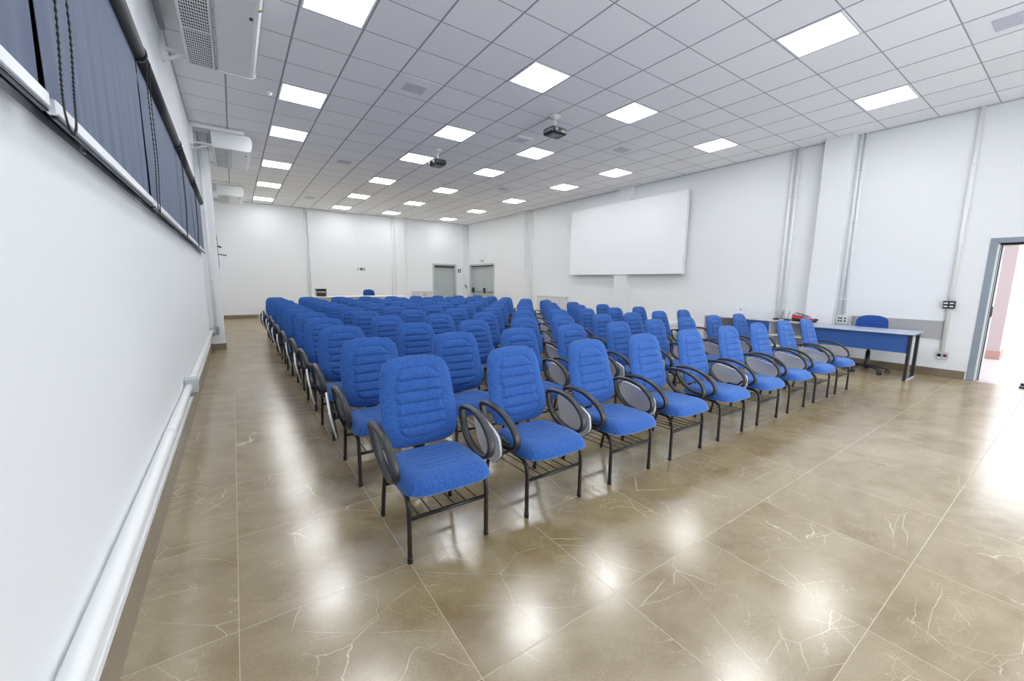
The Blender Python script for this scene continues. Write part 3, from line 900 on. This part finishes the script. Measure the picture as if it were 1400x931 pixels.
def rim(fn, n=96, off=0):
    pts = []
    for k in range(n):
        s = 4.0*k/n; e = int(s); f = (s-e)*2-1
        u, v = ((f,-1),(1,f),(-f,1),(-1,-f))[e]
        pts.append(Vector(fn(u, v, 1)))
    return pts
def make_chair(tablet=True, hinge=False):
    r = empty('tablet_chair', (0,0,0))
    cushion('backrest', None, None, back_pt, 40, 116).build('backrest', [M['blue'], M['shell']], r)
    cushion('seat', None, None, seat_pt, 36, 84).build('seat', [M['blue'], M['shell']], r)
    p = rim(back_pt); MB().tube([(q.x, q.y+.004, q.z) for q in p], .0019, 5, True).build('back_piping', M['piping'], r)
    p = rim(seat_pt); MB().tube([(q.x, q.y, q.z-.002) for q in p], .0022, 5, True).build('seat_piping', M['piping'], r)
    # flat steel bar carrying the back
    MB().tube([(0,.22,.366),(0,.36,.366),(0,.43,.385),(0,.462,.44),(0,.475,.50),(0,.49,.62)], .005, 8, False, True, .036, (1,0,0)).build('back_support', M['black'], r)
    X = .2225
    for s in (-1, 1):
        fr = bez([(s*X,0,.004),(s*X,0,.16),(s*X,.0,.27),(s*X,.012,.325),(s*X,.055,.358),(s*X,.12,.364)], 4)
        MB().tube(fr, .0125, 10).lathe([(.0145,0),(.0145,.03),(.0125,.032)], s*X, 0, 10).build('leg', M['black'], r)
        rr = bez([(s*X,.495,.004),(s*X,.462,.16),(s*X,.425,.30),(s*X,.395,.345),(s*X,.34,.364),(s*X,.28,.364)], 4)
        MB().tube(rr, .0125, 10).lathe([(.0145,0),(.0145,.03),(.0125,.032)], s*X, .493, 10).build('leg', M['black'], r)
    f = MB()
    for s in (-1, 1): f.tube([(s*X,.10,.364),(s*X,.30,.364)], .0125, 8)
    f.tube([(-X,.12,.362),(X,.12,.362)], .011, 8).tube([(-X,.30,.362),(X,.30,.362)], .011, 8)
    f.build('seat_frame', M['black'], r)
    MB().tube([(-X+.004,.003,.235),(X-.004,.003,.235)], .0105, 8).build('front_crossbar', M['black'], r)
    MB().tube([(-X+.004,.448,.222),(X-.004,.448,.222)], .0105, 8).build('rear_crossbar', M['black'], r)
    k = MB()
    for q in range(6):
        x = -X+.055+q*(2*X-.11)/5
        k.tube([(x,.003,.238),(x,.448,.225)], .0032, 5)
    k.build('book_rack', M['black'], r)
    for s in (-1, 1):
        XA = s*.268
        lp = [(XA,.425,.625),(XA,.36,.642),(XA,.25,.640),(XA,.14,.605),(XA,.06,.545),(XA,.035,.485),(XA,.06,.435),(XA,.125,.412),(XA,.21,.418),(XA,.30,.445),(XA,.375,.50),(XA,.415,.57)]
        P_ = [Vector(q) for q in lp]; n = len(P_); out = []
        for i in range(n):
            a, b_, c, d = P_[i-1], P_[i], P_[(i+1)%n], P_[(i+2)%n]
            for q in range(4):
                t = q/4
                out.append(.5*((2*b_)+(c-a)*t+(2*a-5*b_+4*c-d)*t*t+(3*b_-a-3*c+d)*t**3))
        for q in out: q.x += s*.022*(q.z-.41)/.23
        a = MB().tube(out, .0125, 12, True, True, .0235, (1,0,0)).build('armrest', M['plastic'], r)
        MB().tube([(XA,.125,.412),(s*.235,.13,.372),(s*.19,.14,.368)], .011, 8, False, True, .018, (0,1,0)).build('arm_bracket', M['black'], a)
    if tablet:
        XT = -.338
        out = [(.385,.600),(.30,.592),(.12,.555),(.072,.530),(.060,.505),(.066,.43),(.085,.395),(.20,.305),(.26,.283),(.33,.292),(.43,.345),(.455,.385),(.462,.50),(.445,.575),(.42,.596)]
        def lean(mb):      # the hanging board leans outward at its top
            ca, sa = math.cos(.17), math.sin(.17)
            cb, sb = math.cos(.14), math.sin(.14)      # and its front edge swings outward
            q = [((x-XT)*ca-(z-.46)*sa, y-.26, .46+(x-XT)*sa+(z-.46)*ca) for x, y, z in mb.v]
            mb.v = [(XT-.006+x*cb+y*sb, .26-x*sb+y*cb, z) for x, y, z in q]
            return mb
        o2 = [((y-.27)*1.02+.27, (z-.45)*1.03+.45) for y, z in out]
        t = lean(MB().prism(out, 0, XT-.009, XT+.005)).build('writing_tablet', M['tablet'], r)
        lean(MB().prism(o2, 0, XT+.005, XT+.009)).build('tablet_edge', M['plastic'], t)
        h = MB().tube([(XT+.008,.20,.46),(-.30,.17,.47),(-.285,.12,.44)], .012, 8, False, True, .02, (0,1,0))
        h.tube([(XT+.008,.14,.49),(XT+.022,.30,.45)], .009, 8, False, True, .018, (0,0,1))
        h.build('tablet_hinge', M['plastic'], r)
        if hinge:
            lean(MB().box(XT-.035, XT-.009, .16, .27, .34, .42, .006).tube([(XT-.02,.17,.40),(XT-.02,.10,.47)], .009, 8)).build('tablet_lock', M['black'], r)
    return r

ordw = ['first','second','third','fourth','fifth','sixth','seventh','eighth','ninth','tenth','eleventh']
colw = ['leftmost','second from left','third from left','fourth from left','middle','fourth from right','third from right','second from right','rightmost']
roww = ['front row','second row','third row','fourth row','fifth row','sixth row','seventh row','eighth row','third row from the back','second row from the back','back row']
FRONT = [.868, 1.607, 2.353, 3.079, 3.820, 4.578, 5.305, 6.05, 6.775]
plain = make_chair(False); full = make_chair(True); locked = make_chair(True, True)
used = set()
rng = random.Random(3)
# measured rear edge tops guide small shifts of rows and columns
ROWY = [1.815, 2.755, 3.715, 4.72, 5.69, 6.67, 7.70, 8.60, 9.60, 10.45, 11.38]
for rw in range(11):
    for cl in range(9):
        base = FRONT[cl] + (.0 if rw == 0 else rng.uniform(-.018,.018))
        x = base + .012*rw*(cl/8)
        y = ROWY[rw] + (0 if rw == 0 else rng.uniform(-.02,.02)) + .018*rw*(cl/8)
        src = full
        if rw == 0 and cl in (0, 4): src = plain
        if rw == 0 and cl == 5: src = locked
        if src.name not in used:
            used.add(src.name); o = src
        else: o = copy_tree(src)
        o.location = (x, y, 0)
        o.rotation_euler = (0, 0, (-.025 if cl == 0 else 0.) if rw == 0 else rng.uniform(-.03,.03))
        what = 'blue ribbed chair with folded tablet'
        if src is plain: what = 'blue ribbed chair without a tablet'
        if src is locked: what = 'blue ribbed chair with black catch on tablet'
        tag(o, '%s, %s in the %s' % (what, colw[cl], roww[rw]), 'chair', 'rows of blue tablet chairs')

# ------------------------------------------------------------------ office chairs
def office_chair(loc, rz, label, top):
    r = empty('office_chair', loc, label, 'office chair', None, rz)
    for k in range(5):
        a = k*2*PI/5+.3
        c, s = math.cos(a), math.sin(a)
        sp_ = MB().tube([(c*.03,s*.03,.11),(c*.15,s*.15,.105),(c*.29,s*.29,.075)], [.024,.020,.016], 8)
        sp_ = sp_.build('base_arm', M['plastic'], r)
        n = (-s, c)
        w = MB()
        for q in (-.018,.018):
            w.tube([(c*.29+n[0]*(q-.008), s*.29+n[1]*(q-.008), .031),(c*.29+n[0]*(q+.008), s*.29+n[1]*(q+.008), .031)], .03, 12)
        w.build('caster', M['plastic'], sp_)
    MB().lathe([(.042,.07),(.045,.15),(.034,.18),(.030,.36),(.020,.36),(.020,.42)], 0, 0, 16).build('gas_column', M['black'], r)
    MB().box(-.11,.11,-.11,.11,.41,.435,.006).tube([(.05,0,.42),(.22,.0,.41),(.25,0,.41)], .008, 8).build('tilt_mechanism', M['black'], r)
    def st(u, v, side):
        a, c = sq2round(u, v, 1.); e = max(abs(u),abs(v))
        return (a*.235, c*.225, .445+(.055*(1-e**6) if side else -.008))
    cushion('seat', None, None, st, 24, 24).build('seat', [M['blue_dark'], M['shell']], r)
    MB().tube([(0,.10,.42),(0,.26,.43),(0,.29,.52),(0,.27,.7)], .006, 8, False, True, .03, (1,0,0)).build('back_support', M['black'], r)
    def bt(u, v, side):
        a, c = sq2round(u, v, 1.); e = max(abs(u),abs(v)); t = (c+1)/2
        hw = .215*(1-.10*max(0,t-.5))
        return (a*hw, .245+.05*t-.03*a*a-(.035*(1-e**4) if side else -.012), top-.36+.36*t-.035*a*a*(t>.5)*(2*t-1))
    cushion('backrest', None, None, bt, 24, 24).build('backrest', [M['blue_dark'], M['shell']], r)
    return r
office_chair((8.80, 2.06, 0), -PI/2+.25, 'dark blue swivel office chair tucked behind the blue desk', .95)
office_chair((4.25, 15.55, 0), 0, 'dark blue office chair behind the long white table', 1.09)

# ------------------------------------------------------------------ blue desk
r = empty('desk', (8.68, 2.17, 0), 'blue desk with dark panel legs near the open doorway', 'desk')
MB().box(-.31,.30,-.71,.70,.725,.75,.004).build('desktop', [M['bluetop']], r)
MB().box(-.315,-.309,-.71,.70,.722,.7505).build('top_edging', M['lam'], r)
MB().box(-.245,-.227,-.64,.63,.43,.722).build('modesty_panel', M['blueboard'], r)
for s in (-.665,.645):
    l = MB()
    l.box(-.26,-.20,s-.02,s+.02,.03,.725,.003); l.box(.19,.25,s-.02,s+.02,.03,.725,.003)
    l.box(-.27,.26,s-.02,s+.02,.0,.032,.003); l.box(-.26,.25,s-.02,s+.02,.695,.724,.003)
    l = l.build('leg', M['plastic'], r)
    MB().box(-.20,-.185,s-.021,s+.021,.032,.695).box(-.27,.26,s-.022,s-.0205,.002,.03).build('leg_trim', M['lam'], l)

# ------------------------------------------------------------------ low cabinet
r = empty('low_cabinet', (0,0,0), 'low open cabinet with one blue door along the right wall', 'cabinet')
cx0, cx1, cy0, cy1 = 8.80, 9.19, 3.02, 5.0
b = MB()
b.box(cx0+.01, cx1, cy0, cy0+.02, .0, .725); b.box(cx0+.01, cx1, cy1-.02, cy1, .0, .725)
b.box(cx0+.01, cx1, 3.62, 3.64, .0, .725); b.box(cx0+.01, cx1, 4.28, 4.30, .0, .725); b.box(cx1-.012, cx1, cy0, cy1, .05, .725)
b.build('carcass', M['lam'], r)
MB().box(cx0-.01, cx1+.01, cy0-.01, cy1+.01, .725, .75, .004).build('top', M['lam'], r)
MB().box(cx0+.02, cx1, cy0+.02, cy1-.02, .04, .06).build('bottom', M['dgrey'], r)
d = MB().box(cx0-.008, cx0+.01, 3.63, 4.29, .06, .71, .003).build('door', M['blueboard'], r)
MB().lathe([(.012,cx0-.03),(.012,cx0-.008)], 0, 4.22, 10, 0, .66).build('knob', M['metal'], d)
for z in (.24,.45): MB().box(cx0+.01, cx1-.012, cy0+.02, 3.62, z, z+.02).build('shelf', M['white'], r)
MB().box(cx0+.01, cx1-.012, 4.30, cy1-.02, .4, .42).build('shelf', M['darkred'], r)
# things on it
r = empty('wifi_router', (9.02, 3.50, .75), 'flat dark router with two antennas on the low cabinet', 'router')
MB().box(-.06,.06,-.14,.14,0,.035,.006).build('casing', M['plastic'], r)
MB().box(-.063,-.06,-.05,.03,.006,.03).build('front_label', M['lam'], r)
for y, k in ((.035,-.03),(-.075,-.03)): MB().tube([(.05,y,.02),(.05,y+k,.19)], .005, 8).build('antenna', M['black'], r)
r = empty('tool_bag', (8.98, 3.14, .75), 'red and black bag topped with coiled cable on the low cabinet', 'bag')
def bagp(u, v):
    a = u*2*PI; t = v
    y = .17-.40*t
    w = .085*(math.sin(PI*min(1,max(0.02,t*.93+.04)))**.6)*(1-.25*t)
    hgt = .060*(1-.62*t)+.006
    return (w*math.cos(a), y, .006+hgt+hgt*math.sin(a))
MB().grid(bagp, 24, 20).build('bag_body', M['red'], r)
def bag2(u, v):
    a = PI+u*PI; p = bagp(.5+u*.5, v); return (p[0]*1.04, p[1], p[2]*.98+.0)
MB().grid(bag2, 16, 20).build('bag_base', M['plastic'], r)
MB().tube([(0,-.20,.05),(0,-.25,.055),(0,-.26,.05)], [.03,.022,.005], 8).build('bag_tip', M['plastic'], r)
k = MB(); rr = random.Random(5)
for q in range(6):
    cy, cz, R_ = .10-.04*q, .135-.008*q, .045-.003*q
    ax = rr.uniform(-.5,.5)
    k.tube([(ax*R_*math.sin(t)+.02*math.cos(t*2), cy+R_*math.cos(t), cz+R_*.8*math.sin(t)) for t in [i*2*PI/20 for i in range(20)]], .0055, 6, True)
k.build('cable_coil', M['plastic'], r)
r = empty('cable_bundle', (8.83, 3.28, .47), 'tangle of pale cables on a shelf of the low cabinet', 'cable')
k = MB()
for q in range(5):
    c0 = rr.uniform(-.05,.05); R_ = rr.uniform(.03,.05)
    k.tube([(.03+.02*math.sin(t*3+q), c0+R_*math.cos(t), .06+R_*math.sin(t)) for t in [i*2*PI/18 for i in range(18)]], .005, 6, True)
k.build('loops', M['lam'], r)

# ------------------------------------------------------------------ daylight outside and camera
w = bpy.data.worlds.new('World'); S.world = w; w.use_nodes = True
w.node_tree.nodes['Background'].inputs[0].default_value = (.86,.93,1,1)
w.node_tree.nodes['Background'].inputs[1].default_value = 2.7
def portal(name, loc, rot, sx, sy):
    d = bpy.data.lights.new(name, 'AREA'); d.shape = 'RECTANGLE'; d.size = sx; d.size_y = sy
    d.cycles.is_portal = True
    o = bpy.data.objects.new(name, d); C.objects.link(o); o.location = loc; o.rotation_euler = rot
for a_, c_, d_, e_ in ADDED_WIN:      # sampling guides for daylight through the added windows; they emit nothing themselves
    portal('window_daylight', ((a_+c_)/2, YN-.2, (d_+e_)/2), (PI/2, 0, 0), c_-a_, e_-d_)
portal('doorway_daylight', (XR+WT+.05, (RD[0]+RD[1])/2, RD[3]/2), (0, PI/2, 0), RD[3], RD[1]-RD[0])

cam = bpy.data.cameras.new('camera'); co = bpy.data.objects.new('camera', cam); C.objects.link(co)
R = Vector((0.82282842,-0.56813116,0.01343048)); U = Vector((0.07080404,0.12593772,0.9895082)); F = Vector((0.56386184,0.81324454,-0.14385112))
co.matrix_world = Matrix(((R.x,U.x,-F.x,0),(R.y,U.y,-F.y,0),(R.z,U.z,-F.z,CAMZ),(0,0,0,1)))
cam.sensor_width = 36; cam.lens = 36*546.2119/1400
cam.clip_start = .05; cam.clip_end = 100
S.camera = co
